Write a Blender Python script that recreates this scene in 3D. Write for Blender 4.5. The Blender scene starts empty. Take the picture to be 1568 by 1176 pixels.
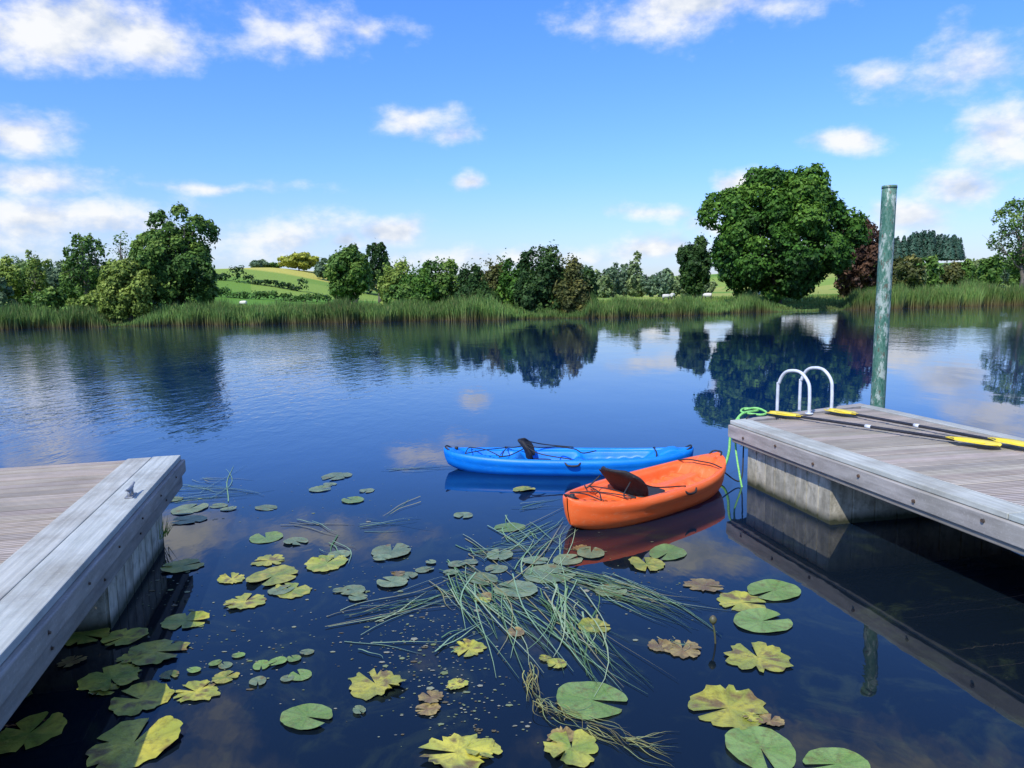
import bpy, math, random
import numpy as np
from mathutils import Matrix, Vector
random.seed(7); rng=np.random.default_rng(11)
scene=bpy.context.scene
scene.view_settings.view_transform='Standard'
try: scene.view_settings.look='None'
except Exception: pass
scene.view_settings.exposure=0; scene.view_settings.gamma=1

# ---------------------------------------------------------------- image pixels cast through the camera onto a plane or assumed depth
F=1150.0; EYE=2.1; TH=math.radians(7.0); RO=math.radians(1.0)
def ray(px,py):
    dx=px-784; dy=py-588
    u=(dx*math.cos(RO)-dy*math.sin(RO))/F; v=-(dx*math.sin(RO)+dy*math.cos(RO))/F
    return u, math.cos(TH)+v*math.sin(TH), -math.sin(TH)+v*math.cos(TH)
def P(px,py,z=0.0):
    a,b,c=ray(px,py); s=(z-EYE)/c; return (a*s,b*s)
def D(px,py,Y):
    a,b,c=ray(px,py); s=Y/b; return (a*s,EYE+c*s)

# ---------------------------------------------------------------- helpers
def link(o,parent=None):
    scene.collection.objects.link(o)
    if parent is not None: o.parent=parent
    return o
def empty(name,loc=(0,0,0),rz=0.0):
    e=bpy.data.objects.new(name,None); e.empty_display_size=.2
    e.location=loc; e.rotation_euler=(0,0,rz); return link(e)
def mesh(name,V,Fc,mat=None,parent=None,smooth=False,tint=None,bevel=0):
    me=bpy.data.meshes.new(name)
    V=np.asarray(V,dtype=np.float32)
    if isinstance(Fc,np.ndarray):
        n,k=Fc.shape
        me.vertices.add(len(V)); me.vertices.foreach_set('co',V.ravel())
        me.loops.add(n*k); me.loops.foreach_set('vertex_index',Fc.astype(np.int32).ravel())
        me.polygons.add(n); me.polygons.foreach_set('loop_start',np.arange(0,n*k,k,dtype=np.int32))
        me.update(calc_edges=True)
    else:
        me.from_pydata([tuple(v) for v in V.tolist()],[],Fc); me.update()
    if smooth: me.polygons.foreach_set('use_smooth',[True]*len(me.polygons))
    if tint is not None:
        t=np.asarray(tint,dtype=np.float32)
        a=me.color_attributes.new('tint','FLOAT_COLOR','POINT')
        c=np.ones((len(V),4),dtype=np.float32); c[:,:3]=t; a.data.foreach_set('color',c.ravel())
    if mat: me.materials.append(mat)
    o=bpy.data.objects.new(name,me); link(o,parent)
    if bevel:
        b=o.modifiers.new('bev','BEVEL'); b.width=bevel; b.segments=2; b.limit_method='ANGLE'
    return o
BF=[(0,3,2,1),(4,5,6,7),(0,1,5,4),(1,2,6,5),(2,3,7,6),(3,0,4,7)]
def boxes(name,L,mat,parent=None,bevel=0,tints=None):
    V=[];Fc=[];T=[]
    for i,(x0,x1,y0,y1,z0,z1) in enumerate(L):
        b=len(V)
        V+=[(x0,y0,z0),(x1,y0,z0),(x1,y1,z0),(x0,y1,z0),(x0,y0,z1),(x1,y0,z1),(x1,y1,z1),(x0,y1,z1)]
        Fc+=[tuple(b+k for k in f) for f in BF]
        if tints is not None: T+=[tints[i]]*8
    return mesh(name,V,Fc,mat,parent,bevel=bevel,tint=T if tints is not None else None)
def catmull(pts,n=8):
    pts=[Vector(p) for p in pts]; p=[pts[0]*2-pts[1]]+pts+[pts[-1]*2-pts[-2]]; out=[]
    for i in range(1,len(p)-2):
        for k in range(n):
            t=k/n; a,b,c,d=p[i-1],p[i],p[i+1],p[i+2]
            out.append(.5*((2*b)+(c-a)*t+(2*a-5*b+4*c-d)*t*t+(3*b-a-3*c+d)*t**3))
    out.append(pts[-1]); return out
def tube_geo(pts,r,seg=8,base=0):
    V=[];Fc=[]; n=len(pts); prev=None
    for i,p in enumerate(pts):
        p=Vector(p); t=(Vector(pts[min(i+1,n-1)])-Vector(pts[max(i-1,0)])).normalized()
        a=t.orthogonal().normalized() if prev is None else (prev-t*prev.dot(t)).normalized()
        prev=a; b=t.cross(a); rr=r[i] if hasattr(r,'__len__') else r
        for k in range(seg):
            th=2*math.pi*k/seg; V.append(tuple(p+(a*math.cos(th)+b*math.sin(th))*rr))
    for i in range(n-1):
        for k in range(seg):
            k2=(k+1)%seg
            Fc.append((base+i*seg+k,base+i*seg+k2,base+(i+1)*seg+k2,base+(i+1)*seg+k))
    Fc.append(tuple(base+k for k in range(seg))[::-1]); Fc.append(tuple(base+(n-1)*seg+k for k in range(seg)))
    return V,Fc
def tube(name,pts,r,mat,parent=None,seg=8,smooth=True,curve=True,n=8):
    if curve and len(pts)>2: pts=catmull(pts,n)
    V,Fc=tube_geo(pts,r,seg); return mesh(name,V,Fc,mat,parent,smooth=smooth)

# ---------------------------------------------------------------- materials
class NT:
    def __init__(s,tree): s.t=tree; s.n=tree.nodes; s.l=tree.links
    def new(s,typ,**k):
        x=s.n.new(typ)
        for a,b in k.items(): setattr(x,a,b)
        return x
    def put(s,node,i,val):
        if val is None: return
        if hasattr(val,'is_output'): s.l.new(val,node.inputs[i])
        else: node.inputs[i].default_value=val
    def math(s,op,a,b=None,c=None,clamp=False):
        m=s.new('ShaderNodeMath',operation=op,use_clamp=clamp)
        s.put(m,0,a); s.put(m,1,b); s.put(m,2,c); return m.outputs[0]
    def vmath(s,op,a,b=None):
        m=s.new('ShaderNodeVectorMath',operation=op); s.put(m,0,a); s.put(m,1,b)
        return m.outputs['Value'] if op in('LENGTH','DOT_PRODUCT','DISTANCE') else m.outputs[0]
    def noise(s,vec,scale,detail=4,rough=.55,dist=0):
        n=s.new('ShaderNodeTexNoise'); s.put(n,'Vector',vec); n.inputs['Scale'].default_value=scale
        n.inputs['Detail'].default_value=detail; n.inputs['Roughness'].default_value=rough; n.inputs['Distortion'].default_value=dist
        return n.outputs['Fac']
    def mapr(s,v,a,b,c=0,d=1,smooth=False):
        m=s.new('ShaderNodeMapRange'); m.clamp=True
        if smooth: m.interpolation_type='SMOOTHSTEP'
        s.put(m,0,v)
        for i,x in zip((1,2,3,4),(a,b,c,d)): m.inputs[i].default_value=x
        return m.outputs[0]
    def mix(s,f,a,b,typ='MIX'):
        m=s.new('ShaderNodeMix',data_type='RGBA',blend_type=typ); s.put(m,0,f)
        for i,x in ((6,a),(7,b)):
            if hasattr(x,'is_output'): s.l.new(x,m.inputs[i])
            else: m.inputs[i].default_value=(*x,1) if len(x)==3 else x
        return m.outputs[2]
def newmat(name):
    m=bpy.data.materials.new(name); m.use_nodes=True; nt=NT(m.node_tree); b=m.node_tree.nodes['Principled BSDF']; return m,nt,b
def coord(nt,scale=(1,1,1),kind='Object'):
    tc=nt.new('ShaderNodeTexCoord'); mp=nt.new('ShaderNodeMapping'); nt.l.new(tc.outputs[kind],mp.inputs[0]); mp.inputs['Scale'].default_value=scale
    return mp.outputs[0]
def bump(nt,b,h,dist=.005,st=1.0):
    n=nt.new('ShaderNodeBump'); n.inputs['Strength'].default_value=st; n.inputs['Distance'].default_value=dist
    nt.l.new(h,n.inputs['Height']); nt.l.new(n.outputs[0],b.inputs['Normal'])
def simple(name,c1,c2,scale=5,rough=.6,bd=0,vs=(1,1,1),spec=.5,metal=0,lo=.35,hi=.65):
    m,nt,b=newmat(name); v=coord(nt,vs); n=nt.noise(v,scale,4,.6)
    c=nt.mix(nt.mapr(n,lo,hi),c1,c2)
    nt.l.new(c,b.inputs['Base Color']); b.inputs['Roughness'].default_value=rough
    b.inputs['Specular IOR Level'].default_value=spec; b.inputs['Metallic'].default_value=metal
    if bd: bump(nt,b,n,bd)
    return m
def leafmat(name,trans=.25,rough=.55):
    m,nt,b=newmat(name); at=nt.new('ShaderNodeAttribute',attribute_name='tint')
    nt.l.new(at.outputs['Color'],b.inputs['Base Color']); b.inputs['Roughness'].default_value=rough; b.inputs['Specular IOR Level'].default_value=.2
    tr=nt.new('ShaderNodeBsdfTranslucent'); nt.l.new(at.outputs['Color'],tr.inputs[0])
    mx=nt.new('ShaderNodeMixShader'); mx.inputs[0].default_value=trans
    out=[n for n in nt.n if n.type=='OUTPUT_MATERIAL'][0]
    nt.l.new(b.outputs[0],mx.inputs[1]); nt.l.new(tr.outputs[0],mx.inputs[2]); nt.l.new(mx.outputs[0],out.inputs[0])
    return m
M_leaf=leafmat('foliage'); M_reed=leafmat('reed',.25)
M_bark=simple('bark',(.09,.075,.06),(.16,.14,.12),6,.9,.01)
M_black=simple('black_fabric',(.008,.008,.01),(.02,.02,.023),30,.75,.002)
M_cord=simple('black_cord',(.01,.01,.01),(.02,.02,.02),40,.6)
M_rope=simple('green_rope',(.10,.42,.08),(.30,.62,.2),60,.7)
M_steel=simple('pale_tube',(.50,.53,.56),(.66,.69,.72),12,.35)
M_yellow=simple('yellow_blade',(.75,.55,.02),(.82,.66,.05),7,.4)
M_shaft=simple('black_shaft',(.015,.015,.018),(.03,.03,.035),10,.35)
M_bolt=simple('rusty_bolt',(.05,.045,.04),(.12,.07,.04),30,.6)
M_dark=simple('dark_timber',(.05,.045,.04),(.1,.09,.08),8,.9,.004)

def wood(name,c1,c2,along='X',groove=0,gdir='Y',gs=.45,stain=.45,bd=.004):
    m,nt,b=newmat(name)
    sc=(1.2,22,10) if along=='X' else (22,1.2,10)
    v=coord(nt,sc); n=nt.noise(v,1.5,6,.65); v2=coord(nt,(1,1,1)); n2=nt.noise(v2,2.2,5,.6); n3=nt.noise(v2,60,3,.6); n4=nt.noise(v2,.8,3,.5)
    c=nt.mix(nt.mapr(n,.3,.7),c1,c2)
    c=nt.mix(nt.mapr(n2,.45,.75,0,stain),c,(.17,.155,.13))
    c=nt.mix(nt.mapr(n4,.45,.7,0,.3),c,(.30,.31,.26))
    c=nt.mix(nt.mapr(n3,.55,.75,0,.3),c,(.55,.53,.48))
    at=nt.new('ShaderNodeAttribute',attribute_name='tint'); c=nt.mix(1.0,c,at.outputs['Color'],'MULTIPLY')
    h=nt.math('MULTIPLY',n,.6)
    if groove:
        sx=nt.new('ShaderNodeSeparateXYZ'); nt.l.new(v2,sx.inputs[0])
        a=nt.math('MULTIPLY',sx.outputs[gdir],2*math.pi/groove); s=nt.math('SINE',a)
        g=nt.mapr(s,-.9,-.2,0,.6 if gs<.2 else 1); h=nt.math('ADD',h,g)
        c=nt.mix(nt.mapr(s,-.95,-.3,gs,0),c,(.08,.07,.06))
    nt.l.new(c,b.inputs['Base Color']); b.inputs['Roughness'].default_value=.8; b.inputs['Specular IOR Level'].default_value=.25
    bump(nt,b,h,bd); return m
M_board=wood('deck_board',(.34,.28,.225),(.58,.505,.43),'X',.0355,'Y',.75)
M_plank=wood('edge_plank',(.28,.30,.28),(.46,.48,.455),'Y',.072,'X',.10,.75,.0022)
M_fascia=wood('fascia_timber',(.18,.165,.15),(.40,.375,.345),'Y',stain=.7)
M_fasciaX=wood('fascia_timber_end',(.23,.21,.19),(.43,.40,.37),'X')

def concrete():
    m,nt,b=newmat('float_concrete'); v=coord(nt,(3,3,.6)); n=nt.noise(v,2.5,8,.65); v2=coord(nt); n2=nt.noise(v2,14,6,.6); n3=nt.noise(v2,3.5,5,.65)
    c=nt.mix(nt.mapr(n,.35,.65),(.25,.23,.17),(.56,.52,.41)); c=nt.mix(nt.mapr(n2,.5,.7,0,.5),c,(.13,.12,.09)); c=nt.mix(nt.mapr(n3,.5,.65,0,.6),c,(.2,.19,.14))
    sx=nt.new('ShaderNodeSeparateXYZ'); nt.l.new(v2,sx.inputs[0])
    zz=nt.math('ADD',sx.outputs[2],nt.math('MULTIPLY',n,-.12))
    c=nt.mix(nt.mapr(zz,-.03,.05,1,0),c,(.03,.035,.015))
    nt.l.new(c,b.inputs['Base Color']); b.inputs['Roughness'].default_value=.85; bump(nt,b,n2,.008); return m
M_conc=concrete()
def polemat():
    m,nt,b=newmat('weathered_green_paint'); v=coord(nt,(2,2,.8)); n=nt.noise(v,5,8,.75); n2=nt.noise(v,14,6,.7)
    c=nt.mix(nt.mapr(n2,.4,.6),(.025,.11,.065),(.11,.23,.17)); c=nt.mix(nt.mapr(n,.52,.57,0,.8),c,(.40,.46,.40)); c=nt.mix(nt.mapr(n2,.56,.61,0,.85),c,(.08,.055,.03))
    nt.l.new(c,b.inputs['Base Color']); b.inputs['Roughness'].default_value=.6; bump(nt,b,n,.004); return m
M_pole=polemat()
def plastic(name,c,c2,sc):
    m,nt,b=newmat(name); v=coord(nt); n=nt.noise(v,3,6,.6); n2=nt.noise(v,90,3,.6); n3=nt.noise(coord(nt,(.6,6,6)),7,6,.7)
    k=nt.mix(nt.mapr(n,.35,.7),c,c2); k=nt.mix(nt.mapr(n3,.56,.66,0,.45),k,sc)
    nt.l.new(k,b.inputs['Base Color'])
    nt.l.new(nt.mapr(n,.3,.7,.36,.55),b.inputs['Roughness']); b.inputs['Specular IOR Level'].default_value=.4; bump(nt,b,n2,.001); return m
M_orange=plastic('orange_polyethylene',(.88,.12,.018),(.80,.16,.04),(.78,.27,.12))
M_blue=plastic('blue_polyethylene',(.0,.16,.66),(.0,.22,.74),(.04,.32,.72))

# ---------------------------------------------------------------- water
def watermat():
    m,nt,b=newmat('lake_water'); v=coord(nt)
    vs=coord(nt,(1,.5,1)); big=nt.noise(v,.09,2,.5,.6)
    sx=nt.new('ShaderNodeSeparateXYZ'); nt.l.new(v,sx.inputs[0])
    left=nt.mapr(nt.math('ADD',nt.math('MULTIPLY',sx.outputs[0],-1),nt.math('MULTIPLY',sx.outputs[1],.02)),0,8,0,1,True)
    far=nt.mapr(sx.outputs[1],7,14,0,1,True)
    rip=nt.math('MULTIPLY',nt.math('MULTIPLY',left,far),nt.mapr(big,.35,.6,.6,1.3,True))
    rip2=nt.math('MULTIPLY',nt.mapr(sx.outputs[1],18,32,0,1,True),nt.mapr(big,.42,.6,.06,.4,True))
    a=nt.math('MAXIMUM',rip,rip2)
    n1=nt.noise(vs,3.4,3,.6,.3); n2=nt.noise(vs,.8,1,.5)
    h=nt.math('ADD',nt.math('MULTIPLY',n1,nt.math('MULTIPLY_ADD',a,1.2,.07)),nt.math('MULTIPLY',n2,.35))
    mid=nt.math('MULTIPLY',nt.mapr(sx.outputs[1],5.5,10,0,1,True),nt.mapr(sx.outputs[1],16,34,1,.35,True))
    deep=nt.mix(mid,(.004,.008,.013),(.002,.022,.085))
    w1=nt.noise(v,1.6,5,.7,1.5); near=nt.mapr(sx.outputs[1],4.5,8.5,1,0,True)
    weed=nt.math('MULTIPLY',nt.mapr(w1,.50,.68,0,.6,True),near)
    deep=nt.mix(weed,deep,(.022,.032,.018))
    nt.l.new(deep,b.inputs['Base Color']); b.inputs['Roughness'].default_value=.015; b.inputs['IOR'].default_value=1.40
    bump(nt,b,h,.016); return m
M_water=watermat()
mesh('lake_water',[(-700,-40,0),(700,-40,0),(700,260,0),(-700,260,0)],[(0,1,2,3)],M_water)

# ---------------------------------------------------------------- terrain
shp=[P(*p) for p in [(0,504),(200,499),(400,496),(600,492),(784,489),(1000,484),(1150,478),(1300,474),(1568,466)]]
sX=np.array([-700,-150]+[p[0] for p in shp]+[150,700]); 
sY=np.array([75,60]+[p[1] for p in shp]+[shp[-1][1]+8,120])
def shore(x): return np.interp(x,sX,sY)
def S(t): t=np.clip(t,0,1); return t*t*(3-2*t)
def wob(x,y): return np.sin(x*.13+1.3)*np.cos(y*.11)+.5*np.sin(x*.31+y*.23)+.3*np.sin(x*.7-y*.5)
def hgt(X,Y):
    X=np.asarray(X,float);Y=np.asarray(Y,float)
    d=Y-shore(X)
    h=-1.5+1.85*S((d+2.5)/4.5)+.45*S((d-2)/12)
    h=h+9.0*S((Y-85)/125)*S((-X-18)/50)+9*S((Y-120)/180)*S((X-70)/70)+3*S((Y-250)/400)
    h=h+np.where(d>3,.1*wob(X,Y),0)+.5*S((Y-110)/60)*wob(X*.25+3,Y*.22)
    h=np.where(Y<-6,-1.5+2.2*S((-Y-6)/3),h)
    return h
xs=np.concatenate([np.linspace(-2500,-260,12),np.linspace(-250,250,180),np.linspace(260,2500,12)])
ys=np.concatenate([np.linspace(-300,-15,6),np.linspace(-12,45,16),np.linspace(47,120,120),np.linspace(122,330,90),np.linspace(350,3500,14)])
XX,YY=np.meshgrid(xs,ys); ZZ=hgt(XX,YY)
V=np.stack([XX.ravel(),YY.ravel(),ZZ.ravel()],1); nx=len(xs); ny=len(ys)
i,j=np.meshgrid(np.arange(nx-1),np.arange(ny-1)); b0=(j*nx+i).ravel()
FQ=np.stack([b0,b0+1,b0+nx+1,b0+nx],1)
def groundmat():
    m,nt,b=newmat('grass_ground'); v=coord(nt); n=nt.noise(v,.06,4,.6,.4); n2=nt.noise(v,1.3,4,.7); n3=nt.noise(coord(nt,(.3,1,1)),.25,4,.6)
    c=nt.mix(nt.mapr(n,.4,.6),(.11,.23,.025),(.17,.30,.045)); c=nt.mix(nt.mapr(n3,.45,.65,0,.6),c,(.23,.28,.07)); c=nt.mix(nt.mapr(n2,.5,.75,0,.6),c,(.06,.12,.025))
    sx=nt.new('ShaderNodeSeparateXYZ'); nt.l.new(v,sx.inputs[0])
    vo=nt.new('ShaderNodeTexVoronoi'); nt.l.new(coord(nt,(.022,.034,0)),vo.inputs['Vector']); vo.inputs['Scale'].default_value=1.0; vo.inputs['Randomness'].default_value=.6
    ss=nt.new('ShaderNodeSeparateColor'); nt.l.new(vo.outputs['Color'],ss.inputs[0])
    fld=nt.mix(nt.mapr(ss.outputs[0],.3,.8),(.10,.22,.03),(.22,.31,.06)); fld=nt.mix(nt.mapr(ss.outputs[1],.62,.7,0,.7),fld,(.34,.34,.09)); fld=nt.mix(nt.mapr(n2,.5,.75,0,.35),fld,(.07,.14,.03))
    c=nt.mix(nt.mapr(sx.outputs[1],98,104),c,fld)
    top=nt.math('MULTIPLY',nt.mapr(sx.outputs[1],183,187),nt.mapr(sx.outputs[0],-30,-20,1,0)); c=nt.mix(top,c,(.44,.41,.09))
    c=nt.mix(nt.mapr(sx.outputs[2],.1,.5,1,0),c,(.05,.045,.025))
    nt.l.new(c,b.inputs['Base Color']); b.inputs['Roughness'].default_value=.9; b.inputs['Specular IOR Level'].default_value=.1; bump(nt,b,n2,.15); return m
mesh('ground',V,FQ,groundmat(),smooth=True)

# ---------------------------------------------------------------- foliage
GAIN=1.5
def leaves(C,Nrm,size,tint,asp=.6):
    n=len(C); r=rng.normal(size=(n,3)); Nn=Nrm/np.linalg.norm(Nrm,axis=1,keepdims=True)
    a=np.cross(Nn,r); a/=np.linalg.norm(a,axis=1,keepdims=True)+1e-9; b=np.cross(Nn,a)
    s=size*(.6+.8*rng.random(n))[:,None]
    V=np.stack([C-a*s,C-b*s*asp,C+a*s,C+b*s*asp],1).reshape(-1,3)
    Fq=np.arange(n*4).reshape(n,4); return V,Fq,np.repeat(tint,4,axis=0)
def lobecloud(lobes,n,size,cols,center,jit=.16,bias=.7):
    L=np.array(lobes); w=(L[:,3]*L[:,5]); w=w/w.sum(); idx=rng.choice(len(L),n,p=w)
    l=L[idx]; d=rng.normal(size=(n,3)); d/=np.linalg.norm(d,axis=1,keepdims=True)
    out=l[:,:3]-np.array(center); out/=np.linalg.norm(out,axis=1,keepdims=True)+1e-6
    d=d+out*bias; d/=np.linalg.norm(d,axis=1,keepdims=True)
    ph=l[:,0]*3.1+l[:,2]*1.7
    bumpy=1+.18*np.sin(d[:,0]*5+ph)*np.cos(d[:,2]*6-ph)+.12*np.sin(d[:,1]*9+d[:,2]*11+ph)
    rad=(1-np.abs(rng.normal(size=n))*jit)*bumpy
    stray=rng.random(n)<.10; rad=np.where(stray,rad*(1.05+.28*rng.random(n)),rad)
    C=l[:,:3]+d*l[:,3:6]*rad[:,None]
    Nn=d+rng.normal(size=(n,3))*.6+np.array([0,0,.3])
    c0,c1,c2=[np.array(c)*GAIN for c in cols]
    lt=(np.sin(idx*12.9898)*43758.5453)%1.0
    t=np.clip(.22+.5*lt+.4*(rng.random(n)-.5)+.35*(rad-1)+.22*d[:,2],0,1)[:,None]  # shade painted into leaf tint: darker inside and below each lobe, plus random
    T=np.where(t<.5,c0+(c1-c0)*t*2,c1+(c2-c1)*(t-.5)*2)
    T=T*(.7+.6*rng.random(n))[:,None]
    return C,Nn,T
def sublobes(cx,cy,cz,rx,ry,rz,k,fr=(.26,.4),out=(.5,.82)):
    L=[(cx,cy,cz,rx*.62,ry*.62,rz*.66)]
    for q in range(k):
        z=1-2*(q+.5)/k; ph=q*2.39996+random.random()*.5; rr=math.sqrt(1-z*z); o=random.uniform(*out); fr_=random.uniform(*fr)
        L.append((cx+rr*math.cos(ph)*rx*o,cy+rr*math.sin(ph)*ry*o,cz+z*rz*o,rx*fr_*1.0,ry*fr_,rz*fr_*.9))
    return L
def build(name,parts,trunk=None,mat=None):
    V=[];Fq=[];T=[];b=0
    for (v,f,t) in parts: V.append(v);Fq.append(f+b);T.append(t);b+=len(v)
    V=np.concatenate(V);Fq=np.concatenate(Fq);T=np.concatenate(T)
    e=empty(name,(0,0,0)) if trunk else None
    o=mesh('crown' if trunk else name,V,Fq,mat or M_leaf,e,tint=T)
    if trunk:
        TV=[];TF=[]
        for pts,r in trunk:
            v,f=tube_geo(pts,r,7,len(TV)); TV+=v;TF+=f
        mesh('trunk_and_limbs',TV,TF,M_bark,e,smooth=True)
    return o
def limbset(base,top,r,lobes,k=8,seed=0,reach=1.0):
    R=random.Random(seed); base=Vector(base); top=Vector(top); out=[]
    tr=[base.lerp(top,t)+Vector((R.uniform(-.04,.04),R.uniform(-.04,.04),0))*(top-base).length*(0 if t==0 else 1) for t in [0,.2,.4,.6,.8,1]]
    out.append((tr,[r*1.25,r,r*.8,r*.6,r*.4,r*.12]))
    for q in range(k):
        t=R.uniform(.25,.85); s=tr[0].lerp(tr[-1],t); l=Vector(R.choice(lobes)[:3]); 
        e=s.lerp(l,1.0*reach); mid=s.lerp(e,.5)+Vector((0,0,-.05*(e-s).length))
        rr=r*.5*(1-t*.6); out.append(([s,mid,e],[rr,rr*.65,rr*.15]))
        for z in range(2):
            e2=e+Vector((R.uniform(-1,1),R.uniform(-1,1),R.uniform(-.4,.6)))*(e-s).length*.25*reach
            out.append(([mid,mid.lerp(e2,.5),e2],[rr*.4,rr*.25,rr*.06]))
    return out
G_oak=((.010,.034,.006),(.036,.095,.012),(.095,.18,.022))
G_mid=((.020,.05,.010),(.055,.115,.020),(.13,.195,.035))
G_lite=((.05,.08,.012),(.12,.175,.03),(.21,.26,.05))
G_yel=((.10,.12,.02),(.22,.24,.035),(.33,.33,.05))
G_red=((.022,.014,.012),(.055,.030,.020),(.10,.055,.03))
G_dark=((.008,.024,.007),(.022,.052,.013),(.055,.10,.022))
G_brn=((.02,.030,.008),(.055,.065,.018),(.14,.13,.035))
G_far=((.045,.075,.05),(.075,.12,.065),(.12,.17,.075))  # distance haze painted into the far leaf colours, paler and bluer
G_farl=((.06,.09,.045),(.11,.155,.06),(.18,.22,.08))  # lighter far foliage, haze painted in likewise
def tree(name,xl,xr,yt,yb,Y,n,size,cols,k=26,fr=(.26,.4),bias=.7,ryf=.9,limbs=8,out=(.5,.82),bend=0,jit=.16,tr=.035,reach=1.0,topf=.75):
    X0,_=D(xl,yb,Y);X1,_=D(xr,yb,Y); _,zt=D((xl+xr)/2,yt,Y); _,zb=D((xl+xr)/2,yb,Y)
    cx=(X0+X1)/2; gz=float(hgt(cx,Y)); zb=max(zb,gz+.1)
    rx=(X1-X0)/2; rz=(zt-zb)/2; cz=(zt+zb)/2
    L=sublobes(cx,Y,cz,rx,rx*ryf,rz,k,fr,out)
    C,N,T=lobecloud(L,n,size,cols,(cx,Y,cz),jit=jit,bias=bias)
    keep=C[:,2]>gz-.1; C,N,T=C[keep],N[keep],T[keep]
    return build(name,[leaves(C,N,size,T)],limbset((cx+bend,Y,gz-.3),(cx,Y,cz+rz*topf),(zt-gz)*tr,L,limbs,int(xl),reach))
def mass(name,specs,n,size,cols_list,shoots=0,ryf=.9,k=14):
    parts=[]
    for q,s in enumerate(specs):
        xl,xr,yt,yb,Y=s[:5]; X0,_=D(xl,yb,Y);X1,_=D(xr,yb,Y);_,zt=D((xl+xr)/2,yt,Y);_,zb=D((xl+xr)/2,yb,Y)
        cx=(X0+X1)/2; gz=float(hgt(cx,Y)); rx=(X1-X0)/2; zb=min(zb,gz); rz=max(.4,(zt-zb)/2); cz=(zt+zb)/2
        L=sublobes(cx,Y,cz,rx,rx*ryf,rz,k,(.24,.46),(.45,.9)); cols=cols_list[q%len(cols_list)]
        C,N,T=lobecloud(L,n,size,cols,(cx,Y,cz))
        keep=C[:,2]>gz-.2; C,N,T=C[keep],N[keep],T[keep]; parts.append(leaves(C,N,size,T))
        if shoots:
            cc=[];
            for z in range(shoots):
                x=cx+random.uniform(-.9,.9)*rx; y=Y+random.uniform(-.6,.6)*rx; q2=math.sqrt(max(0,1-((x-cx)/rx)**2-((y-Y)/(rx*ryf))**2)); z0=cz+rz*q2*.85; hh=random.uniform(.2,1.3)
                for w in range(12):
                    t=random.random(); cc.append((x+random.gauss(0,.1)+t*random.uniform(-.1,.1),y+random.gauss(0,.08),z0+t*hh))
            cc=np.array(cc); t3=np.tile(np.array(cols[1])*1.2*GAIN,(len(cc),1))*(.7+.6*rng.random(len(cc)))[:,None]
            parts.append(leaves(cc,rng.normal(size=cc.shape),size*.7,t3))
    return build(name,parts)

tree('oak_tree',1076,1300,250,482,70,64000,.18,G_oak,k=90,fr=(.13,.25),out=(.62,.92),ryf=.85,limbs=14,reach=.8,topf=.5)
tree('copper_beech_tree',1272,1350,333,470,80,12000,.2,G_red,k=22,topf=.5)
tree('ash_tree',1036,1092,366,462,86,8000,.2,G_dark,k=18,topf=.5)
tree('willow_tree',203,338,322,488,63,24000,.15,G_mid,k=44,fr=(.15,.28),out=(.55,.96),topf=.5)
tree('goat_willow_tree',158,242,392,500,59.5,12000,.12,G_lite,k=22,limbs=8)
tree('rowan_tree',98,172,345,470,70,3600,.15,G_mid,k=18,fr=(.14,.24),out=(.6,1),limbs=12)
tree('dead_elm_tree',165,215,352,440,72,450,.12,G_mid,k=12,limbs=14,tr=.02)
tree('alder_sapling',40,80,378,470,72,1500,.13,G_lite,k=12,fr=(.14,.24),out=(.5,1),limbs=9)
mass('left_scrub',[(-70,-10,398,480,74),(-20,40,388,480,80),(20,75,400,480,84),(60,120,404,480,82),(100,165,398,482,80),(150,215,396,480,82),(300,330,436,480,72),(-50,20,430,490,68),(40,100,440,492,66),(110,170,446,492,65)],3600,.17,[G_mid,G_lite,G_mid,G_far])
tree('hawthorn_tree',498,570,378,462,88,11000,.19,G_mid,k=26,topf=.5)
tree('poplar_tree',560,604,360,450,105,4600,.19,G_dark,k=20,fr=(.16,.28),out=(.5,1))
tree('poplar_tree',530,556,370,440,108,2400,.2,G_dark,k=16)
tree('lime_tree',428,488,386,415,205,5000,.4,G_yel,k=14)
mass('distant_hedgerow',[(382,412,398,412,210),(405,430,402,414,212),(480,505,398,418,190)],1200,.35,[G_far,G_mid])
def hedgerow(name,x0,y0,x1,y1,h,sp=1.6,n=110,cols=G_mid):
    L=math.hypot(x1-x0,y1-y0); k=int(L/sp); parts=[]
    for q in range(k):
        t=q/k; x=x0+(x1-x0)*t+random.gauss(0,.3); y=y0+(y1-y0)*t+random.gauss(0,.3); g=float(hgt(x,y)); hh=h*random.uniform(.6,1.3)*(2.2 if random.random()<.06 else 1)
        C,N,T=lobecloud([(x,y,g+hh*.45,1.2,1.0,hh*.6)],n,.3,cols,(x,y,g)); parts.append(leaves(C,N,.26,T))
    return build(name,parts)
hedgerow('field_hedge',-110,128,-28,120,1.2)
hedgerow('field_hedge',-120,160,-40,152,1.1,cols=G_dark)
hedgerow('field_hedge',-62,122,-78,178,1.2,cols=G_dark)
mass('willow_thicket',[(576,640,400,488,66),(615,668,414,490,64),(645,712,402,488,67),(700,745,412,490,65),(730,786,398,490,66),(762,826,390,492,64),(792,868,384,494,61.5),(838,896,396,492,61.5),(872,916,412,488,63),(590,640,434,492,63.5),(600,660,450,492,62.5),(700,760,434,492,63),(785,835,426,494,60.5),(850,905,428,494,60.5)],6200,.145,[G_lite,G_oak,G_mid,G_dark,G_brn,G_oak,G_dark,G_brn,G_dark,G_mid,G_mid,G_dark,G_dark,G_brn],shoots=18)
far=[]
rr=random.Random(3)
for x in range(895,1090,14): far.append((x-14,x+16,rr.uniform(402,428),446,150+rr.uniform(-15,15)))
far+= [(960,984,394,446,140),(925,945,406,446,140),(1000,1030,414,446,130)]
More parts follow.
